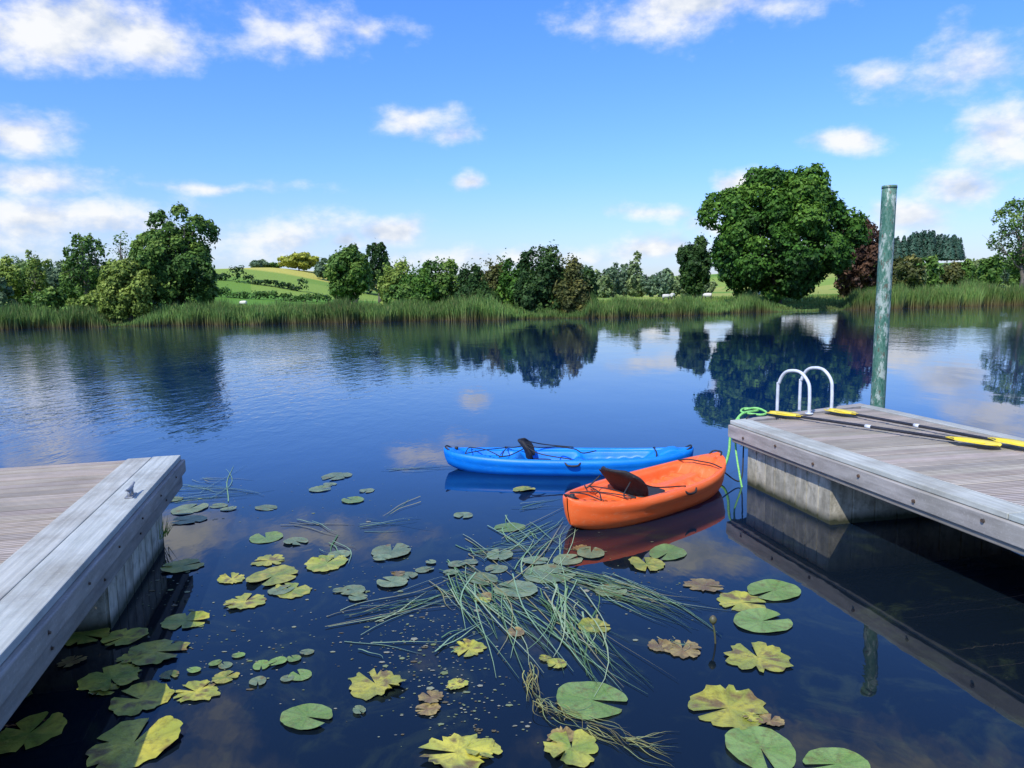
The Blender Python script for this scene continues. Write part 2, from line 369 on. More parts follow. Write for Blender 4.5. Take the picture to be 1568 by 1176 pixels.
mass('distant_trees',far,900,.34,[G_far,G_farl,G_farl,G_far])
far=[]
for x in range(1330,1620,18): far.append((x-18,x+20,rr.uniform(386,408),440,130+rr.uniform(-15,15)))
far+=[(1366,1412,390,436,115),(1500,1530,386,436,110)]
mass('hedge',far,1500,.28,[G_mid,G_far,G_brn,G_mid,G_farl])
far=[]
for x in range(-60,330,26): far.append((x-20,x+22,rr.uniform(392,410),440,170+rr.uniform(-15,15)))
for x in range(560,920,26): far.append((x-20,x+22,rr.uniform(408,424),450,160+rr.uniform(-15,15)))
mass('background_trees',far,700,.38,[G_far,G_farl,G_farl])
parts=[]
for q in range(110):
    x=rr.uniform(1362,1472); Y=rr.uniform(290,330); X,_=D(x,400,Y); g=float(hgt(X,Y))
    env=math.sqrt(max(0,1-((x-1417)/60)**2)); _,zt=D(x,396-38*env**.6+rr.uniform(-5,5)+3*math.sin(x*.11),Y); n=260
    t=rng.random(n)**.7; zz=zt-(zt-g)*.8*t; rad=.35+2.4*t; a=rng.random(n)*6.283
    C=np.stack([X+np.cos(a)*rad*rng.random(n)**.4,Y+np.sin(a)*rad,zz],1); N=np.stack([np.cos(a),np.sin(a),.5+0*a],1)
    parts.append(leaves(C,N,.5,np.array([.036,.082,.052])*(.5+1.0*rng.random(n))[:,None]*rr.uniform(.7,1.3)))
build('conifer_plantation',parts)
tree('birch_tree',1512,1612,280,440,86,5200,.15,G_mid,k=34,fr=(.13,.22),out=(.35,1),limbs=18,tr=.02)
tree('birch_tree',1540,1640,330,440,92,4200,.15,G_mid,k=26,fr=(.13,.22),out=(.35,1),limbs=14,tr=.02)

# reeds --------------------------------------------------------
rp=[(-200,1.3),(0,1.3),(150,1.25),(165,.4),(200,.4),(225,.9),(260,1.2),(400,1.45),(480,1.2),(600,1.35),(760,1.35),(790,.5),(890,.6),(905,1.5),(925,.7),(945,1.35),(985,.7),(1025,.6),(1040,1.4),(1068,1.35),(1080,.6),(1120,.8),(1150,1.25),(1180,.6),(1200,.2),(1290,.25),(1310,1.4),(1400,1.8),(1568,1.7),(1800,1.7)]
rX=np.array([D(p[0],480,62)[0] for p in rp]); rH=np.array([p[1] for p in rp])
n=56000
x=rng.uniform(-62,75,n); dd=rng.random(n)**1.4*4.2-.5; y=shore(x)+dd+.6*np.sin(x*.7)+.45*np.sin(x*2.1)
h=np.interp(x*62/y,rX,rH)*(.70+.24*np.sin(x*.9+1)*np.sin(x*.37)+.17*np.sin(x*2.7)*np.sin(y*1.3)+.38*rng.random(n))
h*=np.where(rng.random(n)<.05,1.18,1)
z0=hgt(x,y); z0=np.maximum(z0,-.05); w=.016+.016*rng.random(n); ang=rng.random(n)*3.14
lx=rng.normal(size=n)*.15*h; ly=rng.normal(size=n)*.15*h
ax=np.cos(ang)*w; ay=np.sin(ang)*w
p=lambda X,Y,Z: np.stack([X,Y,Z],1)
Vr=np.stack([p(x-ax,y-ay,z0),p(x+ax,y+ay,z0),p(x+lx*.35+ax,y+ly*.35+ay,z0+h*.6),p(x+lx*.35-ax,y+ly*.35-ay,z0+h*.6),p(x+lx,y+ly,z0+h)],1).reshape(-1,3)
b5=np.arange(n)*5
F1=np.stack([b5,b5+1,b5+2,b5+3],1)
tip2=Vr[b5+4]+np.array([.006,0,0]); base=len(Vr); V2=np.concatenate([Vr,tip2]); tri=np.stack([b5+3,b5+2,base+np.arange(n),b5+4],1)
ct=rng.random(n)[:,None]; cg=np.array([.08,.19,.04])*(1-ct)+np.array([.22,.33,.085])*ct
patch=(.5+.5*np.sin(x*.5+2)*np.cos(x*.21))[:,None]; cg=cg*(.6+.6*patch)
brown=np.array([.20,.15,.07]); 
basec=brown*(.5+.5*ct); topc=np.where(rng.random(n)[:,None]<.12,brown*1.4,cg)
Tt=np.stack([basec,basec,cg,cg,topc],1).reshape(-1,3); Tt=np.concatenate([Tt,topc])
mesh('reeds',V2,np.concatenate([F1,tri]),M_reed,tint=Tt)
n=30000
x=rng.uniform(-60,85,n); y=shore(x)+3+rng.random(n)**1.5*22; h=.2+.4*rng.random(n)*(.6+.4*np.sin(x*.6)*np.sin(y*.5)); z0=hgt(x,y)-.03
w=.05; ang=rng.random(n)*3.14; ax=np.cos(ang)*w; ay=np.sin(ang)*w; lx=rng.normal(size=n)*.12
Vg=np.stack([p(x-ax,y-ay,z0),p(x+ax,y+ay,z0),p(x+lx+ax*.2,y,z0+h),p(x+lx-ax*.2,y,z0+h)],1).reshape(-1,3)
ct=rng.random(n)[:,None]; cg=np.array([.09,.19,.035])*(1-ct)+np.array([.27,.32,.085])*ct
mesh('meadow_grass',Vg,np.arange(n*4).reshape(n,4),M_reed,tint=np.repeat(cg,4,axis=0))

# sheep --------------------------------------------------------
M_wool=simple('wool',(.55,.52,.46),(.72,.7,.64),14,.95,.02); M_face=simple('sheep_face',(.05,.045,.04),(.1,.09,.08),10,.8)
def skin(name,verts,edges,radii,mat,parent,root=0,sub=2):
    me=bpy.data.meshes.new(name); me.from_pydata(verts,edges,[]); o=bpy.data.objects.new(name,me); link(o,parent); me.materials.append(mat)
    md=o.modifiers.new('s','SKIN'); md.use_smooth_shade=True
    for q,r_ in enumerate(radii): me.skin_vertices[0].data[q].radius=(r_,r_) if not isinstance(r_,tuple) else r_
    me.skin_vertices[0].data[root].use_root=True
    s=o.modifiers.new('u','SUBSURF'); s.levels=sub; s.render_levels=sub; return o
for (px,Y,rz,graze) in [(1020,79,.2,1),(1084,78,2.8,1),(1166,81,.4,0),(372,84,2.9,1),(1030,83,1.0,1)]:
    X,_=D(px,450,Y); e=empty('sheep',(X,Y,float(hgt(X,Y))+.02),rz); e.scale=(.85,.85,.85)
    hz=.28 if graze else .92
    skin('body',[(-.45,0,.68),(-.15,0,.7),(.2,0,.68),(.42,0,.72),(.6,0,.62 if graze else .85)],[(0,1),(1,2),(2,3),(3,4)],[.2,.27,.26,.2,.12],M_wool,e,1)
    skin('head',[(.6,0,.6 if graze else .85),(.7,0,hz+.08),(.82,0,hz)],[(0,1),(1,2)],[.1,.085,.05],M_face,e)
    for q,(lx_,ly_) in enumerate([(-.4,.12),(-.4,-.12),(.32,.12),(.32,-.12)]):
        back=lx_<0
        skin('leg_%d'%(q+1),[(lx_,ly_,.55),(lx_+(.06 if back else 0),ly_,.38),(lx_-(.05 if back else 0),ly_,.22),(lx_,ly_,.0)],[(0,1),(1,2),(2,3)],[.08,.055,.035,.03],M_face,e,sub=1)
    for s_ in (1,-1): skin('ear_%d'%(1 if s_>0 else 2),[(.66,.05*s_,hz+.12),(.64,.14*s_,hz+.13)],[(0,1)],[.03,.015],M_face,e,sub=1)

# ---------------------------------------------------------------- docks
def bolts(name,L,parent,axis='X',r=.014):
    V=[];Fc=[]
    for (x,y,z) in L:
        d=Vector((1,0,0)) if axis=='X' else Vector((0,1,0))
        p0=Vector((x,y,z)); v,f=tube_geo([p0,p0+d*.012],r,8,len(V)); V+=v;Fc+=f
        v,f=tube_geo([p0+d*.012,p0+d*.022],r*.55,6,len(V)); V+=v;Fc+=f
    return mesh(name,V,Fc,M_bolt,parent)
HD=.65
A=P(1118,645,HD); A2=P(1568,797,HD); ang=math.atan2(A2[1]-A[1],A2[0]-A[0])+math.pi/2
dock=empty('floating_dock',(A[0],A[1],0),ang)
SK=.556/1.777; WD=2.1; LN=10.0; BW=.142; GAP=.014
bl=[];bt=[]; y=-LN
while y<WD*SK-.02:
    y1=y+BW-GAP; x0=.235 if y<0 else max(.235,(y1+.07)/SK)
    if y>-.08: x0=max(x0,(y1+.12)/SK)
    t=random.uniform(.76,1.12)
    if x0<WD-.25: bl.append((x0,WD-.16,y,y1,HD-.035,HD+random.uniform(-.003,.003))); bt.append((t,t*random.uniform(.96,1.03),t*random.uniform(.93,1.03)))
    y+=BW
boxes('deck_boards',bl,M_board,dock,.004,bt)
def prism(name,poly,z0,z1,mat,parent,bevel=.006,tint=(1,1,1)):
    n=len(poly); V=[(a,b,z0) for a,b in poly]+[(a,b,z1) for a,b in poly]
    Fc=[tuple(range(n))[::-1],tuple(range(n,2*n))]+[(q,(q+1)%n,n+(q+1)%n,n+q) for q in range(n)]
    return mesh(name,V,Fc,mat,parent,bevel=bevel,tint=[tint]*(2*n))
prism('edge_plank_1',[(0,-3.6),(.225,-3.6),(.225,.05),(0,-.0)],HD-.03,HD+.012,M_plank,dock,tint=(1.15,1.15,1.11))
prism('edge_plank_2',[(0,-LN),(.225,-LN),(.225,-3.606),(0,-3.606)],HD-.03,HD+.010,M_plank,dock,tint=(1.05,1.1,1.1))
prism('end_plank',[(.23,.235*SK-.12),(WD-.01,WD*SK-.14),(WD-.01,WD*SK),(.0,0.006),(.23,.056)],HD-.03,HD+.008,M_fasciaX,dock)
prism('back_plank',[(WD-.15,-LN),(WD,-LN),(WD,WD*SK-.15),(WD-.15,WD*SK-.2)],HD-.028,HD+.010,M_plank,dock)
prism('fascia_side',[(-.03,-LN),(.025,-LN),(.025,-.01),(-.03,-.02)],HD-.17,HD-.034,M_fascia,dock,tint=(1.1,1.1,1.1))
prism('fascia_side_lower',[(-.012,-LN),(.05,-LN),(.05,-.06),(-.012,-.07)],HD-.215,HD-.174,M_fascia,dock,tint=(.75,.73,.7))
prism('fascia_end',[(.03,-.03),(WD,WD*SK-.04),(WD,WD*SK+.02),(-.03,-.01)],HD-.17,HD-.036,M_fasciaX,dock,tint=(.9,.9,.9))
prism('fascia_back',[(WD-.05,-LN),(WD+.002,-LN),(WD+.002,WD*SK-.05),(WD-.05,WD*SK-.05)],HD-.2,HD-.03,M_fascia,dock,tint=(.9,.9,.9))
boxes('under_beams',[(.1,WD-.1,-q*.8-.5,-q*.8-.38,HD-.21,HD-.05) for q in range(12)],M_dark,dock)
bolts('bolts',[(-.042,-.35-.62*q,HD-.10+(.02 if q%2 else -.02)) for q in range(14)],dock)
def floatbox(name,x0,x1,y0,y1,parent,z1=HD-.216):
    ns=8; out=[]
    def side(p0,p1,nrm):
        for q in range(ns):
            for (t,dp) in ((q/ns,.0),((q+.90)/ns,.0),((q+.92)/ns,.012),((q+.98)/ns,.012)):
                out.append((p0[0]+(p1[0]-p0[0])*t-nrm[0]*dp,p0[1]+(p1[1]-p0[1])*t-nrm[1]*dp))
    side((x0,y1),(x0,y0),(-1,0)); side((x0,y0),(x1,y0),(0,-1)); side((x1,y0),(x1,y1),(1,0)); side((x1,y1),(x0,y1),(0,1))
    n=len(out); V=[(a,b,-.4) for a,b in out]+[(a,b,z1) for a,b in out]
    Fc=[tuple(range(n,2*n))]+[(q,(q+1)%n,n+(q+1)%n,n+q) for q in range(n)]
    return mesh(name,V,Fc,M_conc,parent)
floatbox('float_1',.07,1.9,-1.72,-.27,dock)
floatbox('float_2',1.2,1.95,-4.6,-2.9,dock)
floatbox('float_3',.07,1.9,-8.6,-6.6,dock)
B=P(277,699,HD); B2=P(0,1010,HD); angL=math.atan2(B2[1]-B[1],B2[0]-B[0])+math.pi/2
dl=empty('floating_dock',(B[0],B[1],0),angL)
LL=8.5; WL=5.0
bl=[];bt=[]; y=-LL
while y<-.08:
    t=random.uniform(.76,1.08); y1=min(y+BW-GAP,-.004); bl.append((-WL,-.455,y,y1,HD-.035,HD+random.uniform(-.003,.003))); bt.append((t,t*random.uniform(.96,1.02),t*random.uniform(.92,1.02))); y+=BW
boxes('deck_boards',bl,M_board,dl,.004,bt)
boxes('edge_plank',[(-.45,-.245,-LL,0,HD-.03,HD+.012),(-.238,-.0,-LL,.0,HD-.03,HD+.016)],M_plank,dl,.008,[(1.08,1.06,1.03),(1.08,1.1,1.1)])
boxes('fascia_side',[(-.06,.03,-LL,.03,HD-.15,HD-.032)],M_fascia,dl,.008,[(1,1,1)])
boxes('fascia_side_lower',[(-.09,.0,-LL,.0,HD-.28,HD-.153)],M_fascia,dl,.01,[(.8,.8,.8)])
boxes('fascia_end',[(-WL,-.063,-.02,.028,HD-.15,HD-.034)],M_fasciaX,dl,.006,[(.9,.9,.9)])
boxes('under_beams',[(-WL+.1,-.12,-q*.8-.5,-q*.8-.38,HD-.22,HD-.05) for q in range(10)],M_dark,dl)
bolts('bolts',[(.018,-.45-.62*q,HD-.09) for q in range(12)]+[(-.012,-.75-.9*q,HD-.21) for q in range(8)],dl)
floatbox('float_1',-1.9,-.07,-2.25,-.6,dl,HD-.281)
floatbox('float_2',-1.9,-.07,-6.9,-4.9,dl,HD-.281)
c=P(200,757,HD+.03); cl=empty('mooring_cleat',(c[0],c[1],HD+.016),angL)
M_galv=simple('galvanised',(.22,.23,.24),(.36,.37,.38),20,.5,metal=.6)
tube('horn',[(0,-.12,.075),(0,-.06,.06),(0,0,.055),(0,.06,.06),(0,.12,.075)],[.008]*8+[.013]*17+[.008]*8,M_galv,cl,8)
tube('post_1',[(0,-.035,0),(0,-.03,.055)],.014,M_galv,cl); tube('post_2',[(0,.035,0),(0,.03,.055)],.014,M_galv,cl)
boxes('base',[(-.028,.028,-.07,.07,0,.01)],M_galv,cl,.003)

lad=empty('swim_ladder',(3.38,8.45,HD),0)
ox,oy=-.48,.87
for q,(lx_,ly_) in enumerate([(0,0),(.37,.27)]):
    pts=[(lx_,ly_,0),(lx_,ly_,.22),(lx_+ox*.02,ly_+oy*.02,.36),(lx_+ox*.12,ly_+oy*.12,.465),(lx_+ox*.24,ly_+oy*.24,.485),(lx_+ox*.36,ly_+oy*.36,.45),(lx_+ox*.44,ly_+oy*.44,.33),(lx_+ox*.46,ly_+oy*.46,.15),(lx_+ox*.46,ly_+oy*.46,-1.3)]
    tube('rail_%d'%(q+1),pts,.019,M_steel,lad,10)
    tube('flange_%d'%(q+1),[(lx_,ly_,.008),(lx_,ly_,.022)],.045,M_steel,lad,12)
for q in range(4):
    z=-.2-.28*q; tube('rung_%d'%(q+1),[(ox*.46,oy*.46,z),(.37+ox*.46,.27+oy*.46,z)],.017,M_steel,lad)

Yp=9.45; x1,z1=D(1362,285,Yp); x0,z0_=D(1343.5,625,Yp); sl=(x1-x0)/(z1-z0_)
xb=x0+(-2-z0_)*sl; pole=empty('mooring_post',(xb,Yp,-2)); hh=z1+2
pts=[(sl*hh*t,0,hh*t) for t in np.linspace(0,1,24)]
tube('pile',pts,.086,M_pole,pole,24,curve=False)
tube('cap_rim',[(sl*hh,0,hh-.03),(sl*hh,0,hh+.006)],.089,M_pole,pole,24,curve=False)

# ---------------------------------------------------------------- kayaks
def sbox(t,a,b,e): return S((t-a+e)/(2*e))*S((b+e-t)/(2*e))
def kayak(name,stern,bow,Wd,mat,L,seat_up,h0=.25,rise=.05):
    sv=Vector((*stern,0));bv=Vector((*bow,0)); c=(sv+bv)/2; an=math.atan2(bv.y-sv.y,bv.x-sv.x)
    e=empty(name,(c.x,c.y,0),an)
    nt_=150; ns=72; nh=26
    ph=np.linspace(-math.pi/2,math.pi/2,nt_); T=np.sin(ph)*.9995
    w=Wd/2*(1-np.abs(T)**2.5)**.62
    rim=h0+rise*np.abs(T)**3+np.where(T>0,.6*rise*np.abs(T)**3,0)
    keel=-.07+.13*np.abs(T)**5
    s=np.linspace(-1,1,ns)
    TT,SS=np.meshgrid(T,s,indexing='ij'); W_=w[:,None]; R_=rim[:,None]
    aS=np.abs(SS)
    z=R_+.018*(1-SS**2)+0*TT
    z-=.03*sbox(aS,-1,.86,.03)*sbox(TT,-.9,.78,.04)
    z-=.12*sbox(TT,-.36,.08,.05)*sbox(aS,-1,.62,.07)
    z-=.115*sbox(TT,.12,.66,.05)*sbox(aS,.2,.72,.06)*(1-.25*S((TT-.1)/.6))
    z-=.05*sbox(TT,.10,.66,.04)*sbox(aS,-1,.2,.05)
    z+=.022*(np.sin(TT*58)>0.2)*sbox(TT,.22,.62,.02)*sbox(aS,.22,.68,.04)
    z-=.06*sbox(TT,-.84,-.44,.035)*sbox(aS,-1,.66,.06)
    z+=.012*(np.sin(SS*26)>0)*sbox(TT,-.8,-.48,.02)*sbox(aS,-1,.55,.03)
    z+=.028*sbox(TT,.74,.87,.025)*sbox(aS,-1,.42,.1)
    yy=SS*W_; xx=TT*L/2
    a=np.linspace(0,math.pi,nh+2)[1:-1]
    ca,sa=np.cos(a),np.sin(a)
    hy=np.sign(ca)*np.abs(ca)**.62; hz=np.abs(sa)**.8
    HY=hy[None,:]*W_*(1+.03*np.exp(-((hz-.15)/.07)**2)-.035*np.exp(-((hz-.38)/.07)**2)); HZ=R_-.004-(R_-keel[:,None])*hz[None,:]
    HX=np.repeat((T*L/2)[:,None],nh,1)*(1-.035*hz[None,:]**2)
    X=np.concatenate([xx,HX],1);Yv=np.concatenate([yy,HY],1);Z=np.concatenate([z,HZ],1); m=ns+nh
    V=np.stack([X.ravel(),Yv.ravel(),Z.ravel()],1); i,j=np.meshgrid(np.arange(nt_-1),np.arange(m),indexing='ij'); j2=(j+1)%m
    Fq=np.stack([(i*m+j).ravel(),((i+1)*m+j).ravel(),((i+1)*m+j2).ravel(),(i*m+j2).ravel()],1)
    mesh('hull',V,Fq,mat,e,smooth=True)
    hl=L/2
    sx=-.30*hl
    def panel(nm,rows,thick=.03):
        V=[];Fc=[]; nr=len(rows); nc=11
        for (cx,cz,hw,cur) in rows:
            for q in range(nc):
                u=-1+2*q/(nc-1); V.append((cx+cur*u*u,hw*u,cz+.0*u))
        for r_ in range(nr-1):
            for q in range(nc-1): Fc.append((r_*nc+q,r_*nc+q+1,(r_+1)*nc+q+1,(r_+1)*nc+q))
        o=mesh(nm,V,Fc,M_black,e,smooth=True); md=o.modifiers.new('s','SOLIDIFY'); md.thickness=thick; md.offset=0
        md=o.modifiers.new('u','SUBSURF'); md.levels=1; md.render_levels=2; return o
    zb=h0-.10
    panel('seat_pad',[(sx-.02,zb+.05,.18,0),(sx+.1,zb+.03,.21,.0),(sx+.22,zb+.02,.21,.0),(sx+.40,zb+.04,.17,-.02)] if not seat_up else [(sx-.02,zb+.0,.14,0),(sx+.1,zb-.005,.16,.0),(sx+.2,zb-.005,.16,.0),(sx+.28,zb+.0,.12,-.02)],.035)
    dx=-.42 if not seat_up else -.28
    hb=.38 if not seat_up else .25
    hz_=.74 if not seat_up else .9
    hw0=.20 if not seat_up else .13
    panel('backrest',[(sx+dx*t*hb*1.6-.02+.03*math.sin(t*3.1),zb+.05+t*hb*hz_,(hw0+.05*math.sin(t*3.0))*(1-.35*max(0,t-.75)/.25),.08) for t in np.linspace(0,1,9)],.035)
    tx=sx+dx*hb*1.4; tz=zb+.04+hb*hz_*.85
    for s_ in (1,-1):
        wd=np.interp(.3,T,w)
        tube('strap_front_%d'%(1 if s_>0 else 2),[(tx+.05,hw0*s_,tz),(tx+.25,.27*s_,h0+.06),(.05*hl,wd*.93*s_,h0+.012)],.007,M_cord,e,6)
        tube('strap_rear_%d'%(1 if s_>0 else 2),[(tx+.04,hw0*.9*s_,tz-.05),(tx-.1,.22*s_,h0+.03),(-.52*hl,wd*.80*s_,h0+.02)],.007,M_cord,e,6)
        tube('side_handle_%d'%(1 if s_>0 else 2),[(.0,(wd+.005)*s_,h0-.02),(.04,(wd+.03)*s_,h0-.05),(.14,(wd+.03)*s_,h0-.05),(.18,(wd+.005)*s_,h0-.02)],.011,M_cord,e,8)
        hx=.955*hl*s_; hzv=float(np.interp(.955*s_,T,rim))
        tube('end_handle_%d'%(1 if s_>0 else 2),[(hx-.02*s_,-.07,hzv+.005),(hx+.03*s_,-.05,hzv+.035),(hx+.04*s_,0,hzv+.04),(hx+.03*s_,.05,hzv+.035),(hx-.02*s_,.07,hzv+.005)],.009,M_cord,e,8)
    def rz(t): return float(np.interp(t,T,rim))
    def rw(t): return float(np.interp(t,T,w))
    a1,a2=-.80,-.50
    for nm,(p_,q_) in {'bungee_1':((a1,1),(a2,-1)),'bungee_2':((a1,-1),(a2,1)),'bungee_3':((a1,1),(a1,-1)),'bungee_4':((a2,1),(a2,-1))}.items():
        tube(nm,[(p_[0]*hl,rw(p_[0])*.8*p_[1],rz(p_[0])+.01),((p_[0]+q_[0])/2*hl,0,rz((p_[0]+q_[0])/2)+.03),(q_[0]*hl,rw(q_[0])*.8*q_[1],rz(q_[0])+.01)],.006,M_cord,e,6)
    b1=.70
    tube('bow_strap',[(b1*hl,-rw(b1)*.93,rz(b1)+.004),(b1*hl+.01,-rw(b1)*.5,rz(b1)+.03),(b1*hl,0,rz(b1)+.035),(b1*hl+.01,rw(b1)*.5,rz(b1)+.03),(b1*hl,rw(b1)*.93,rz(b1)+.004)],.008,M_cord,e,6)
    V=[];Fc=[]
    for (t,yf) in [(.16,.12),(.16,-.12),(-.2,.1),(-.2,-.1),(-.6,.12),(-.6,-.12)]:
        i_=int(np.argmin(np.abs(T-t))); sidx=int(np.argmin(np.abs(s*w[i_]-yf))); zz=z[i_,sidx]
        v,f=tube_geo([(t*hl,yf,zz-.01),(t*hl,yf,zz+.003)],.017,10,len(V)); V+=v;Fc+=f
    mesh('scuppers',V,Fc,M_cord,e)
    tube('drain_plug',[(-.9*hl,.05,rz(-.9)+.0),(-.9*hl,.05,rz(-.9)+.03)],.022,M_cord,e,12)
    return e
kayak('orange_kayak',(.49,6.40),(2.19,7.93),.80,M_orange,2.36,False,.235,.06)
kb=kayak('blue_kayak',(-.80,8.86),(2.05,8.52),.74,M_blue,2.94,True,.19,.05)
tube('deck_line',[(-.5,.05,.30),(-.35,-.1,.29),(-.2,.0,.27),(-.1,.12,.25),(.1,.0,.25),(.2,-.12,.23),(.35,.1,.21)],.007,M_cord,kb,6)

r1=empty('green_mooring_rope')
a=P(1155,636,HD)
tube('rope_span',[(a[0]+.1,a[1]+.15,HD+.04),(a[0]+.02,a[1]+.02,HD+.045),(a[0]-.18,a[1]-.1,HD+.03),(a[0]-.30,a[1]-.14,.50),(a[0]-.34,a[1]-.2,.28),(a[0]-.40,a[1]-.25,.13),(a[0]-.50,a[1]-.32,.09),(2.20,7.97,.22),(2.08,7.87,.31)],.015,M_rope,r1,8)
tube('rope_coil',[(a[0]+.1,a[1]+.15,HD+.04),(a[0]-.05,a[1]+.2,HD+.05),(a[0]-.14,a[1]-.0,HD+.04),(a[0]+.02,a[1]-.14,HD+.03),(a[0]+.12,a[1]-.05,HD+.04),(a[0]+.05,a[1]+.08,HD+.07),(a[0]-.1,a[1]+.05,HD+.06)],.013,M_rope,r1,8)
tube('rope_tail',[(a[0]-.25,a[1]-.25,HD+.02),(a[0]-.3,a[1]-.3,.4),(2.42,7.85,.1),(2.44,7.75,-.1)],.011,M_rope,r1,8)
r2=empty('black_mooring_line')
tube('line',[(a[0],a[1]-.1,HD+.03),(a[0]-.18,a[1]-.3,HD+.02),(a[0]-.22,a[1]-.34,.4),(2.46,7.9,.1),(2.4,7.88,.04),(2.24,7.9,.16),(2.11,7.88,.30)],.008,M_cord,r2,6)

def paddle(p0,p1,z):
    p0=Vector((*p0,z));p1=Vector((*p1,z)); d=(p1-p0); L=d.length; e=empty('kayak_paddle',((p0+p1)/2),math.atan2(d.y,d.x)); h=L/2
    tube('shaft',[(-h+.38,0,.012),(0,0,.014),(h-.38,0,.012)],.0155,M_shaft,e,10)
    tube('grip_ring',[(-.03,0,.014),(.03,0,.014)],.019,M_steel,e,10)
    for nm,s_ in (('blade_1',-1),('blade_2',1)):
        V=[];Fc=[];nr=14;nc=7
        for i_ in range(nr):
            t=i_/(nr-1); hw=.02+.085*S(t/.35)*math.sqrt(max(0,1-max(0,(t-.72)/.285)**2)); x=s_*(h-.45+.45*t)
            for q in range(nc):
                u=-1+2*q/(nc-1); V.append((x,hw*u+(.012*t),.012+.014*u*u-.006*t))
        for i_ in range(nr-1):
            for q in range(nc-1): Fc.append((i_*nc+q,i_*nc+q+1,(i_+1)*nc+q+1,(i_+1)*nc+q))
        o=mesh(nm,V,Fc,M_yellow,e,smooth=True); md=o.modifiers.new('s','SOLIDIFY'); md.thickness=.006
        tube('spine_'+nm[-1],[(s_*(h-.46),0,.016),(s_*(h-.12),0,.018)],[.012,.004],M_yellow,e,8,curve=False)
    return e
paddle(P(1175,636,HD),P(1530,690,HD),HD+.028)
paddle(P(1265,632,HD),P(1590,694,HD),HD+.030)

# ---------------------------------------------------------------- lily pads
pads=[(407,824,52,'g'),(412,859,50,'y'),(355,887,45,'y'),(453,830,40,'p'),(500,864,70,'m'),(418,884,85,'m'),(447,905,65,'m'),(376,922,62,'y'),(284,952,72,'m'),(600,845,70,'p'),(490,750,34,'p'),(540,767,36,'g'),(408,778,36,'p'),(562,752,25,'p'),(515,730,50,'p'),(190,977,66,'y'),(240,1000,90,'y'),(130,975,70,'m'),(170,1040,90,'m'),(215,1072,90,'y'),(22,1070,50,'d'),(45,1125,100,'m'),(205,1140,140,'y'),(110,1015,40,'b'),(300,1060,75,'y'),(345,1038,40,'m'),(365,1005,20,'g'),(330,1017,20,'g'),(297,1028,22,'g'),(470,1100,82,'g'),(575,1048,90,'y'),(718,995,50,'y'),(905,1073,110,'g'),(853,1018,32,'y'),(875,1148,100,'m'),(700,1155,115,'y'),(1165,1147,118,'g'),(1115,1085,120,'y'),(1280,1172,100,'g'),(1160,1008,98,'y'),(1167,953,90,'g'),(1184,906,86,'g'),(1135,923,75,'y'),(1078,897,60,'b'),(1045,995,60,'b'),(1022,848,66,'g'),(990,865,62,'m'),(905,848,50,'p'),(780,808,50,'g'),(840,880,80,'p'),(790,903,70,'p'),(740,888,50,'p'),(700,865,30,'p'),(765,851,50,'p'),(870,858,50,'p'),(910,960,50,'m'),(802,750,36,'m'),(710,790,30,'p'),(280,868,60,'m'),(425,1015,30,'g'),(460,1035,35,'g'),(400,1020,30,'g'),(450,1010,24,'g'),(540,905,40,'p'),(548,916,30,'p'),(600,893,50,'p'),(650,873,30,'p'),(625,882,30,'p'),(290,780,60,'p'),(290,797,50,'p'),(660,1070,40,'b'),(700,1050,35,'y'),(740,915,30,'b'),(935,905,50,'p'),(260,1035,30,'d'),(395,1045,30,'p'),(790,970,30,'b'),(550,1090,24,'p'),(345,1020,22,'p'),(440,1040,22,'p'),(470,1000,22,'p'),(820,860,40,'p'),(720,862,26,'p'),(690,878,24,'p'),(760,872,36,'p'),(1180,1105,40,'b'),(1150,1100,30,'y'),(655,1088,40,'b'),(740,1150,60,'m'),(200,1010,40,'y'),(160,1058,40,'y'),(860,1130,50,'b'),(1010,990,40,'b'),(430,905,40,'p'),(520,850,36,'p'),(585,855,30,'p'),(335,775,26,'p'),(265,765,30,'p'),(350,780,24,'p'),(520,905,22,'p'),(610,880,22,'b'),(660,862,18,'p'),(505,742,22,'p'),(890,840,30,'b'),(740,920,26,'y'),(835,1010,20,'y')]
pc={'g':((.12,.215,.04),(.17,.27,.07)),'y':((.46,.42,.05),(.26,.29,.04)),'m':((.17,.23,.03),(.38,.37,.05)),'p':((.10,.155,.08),(.17,.22,.11)),'d':((.06,.10,.02),(.14,.16,.04)),'b':((.17,.10,.04),(.30,.22,.07))}
V=[];Fc=[];T=[]
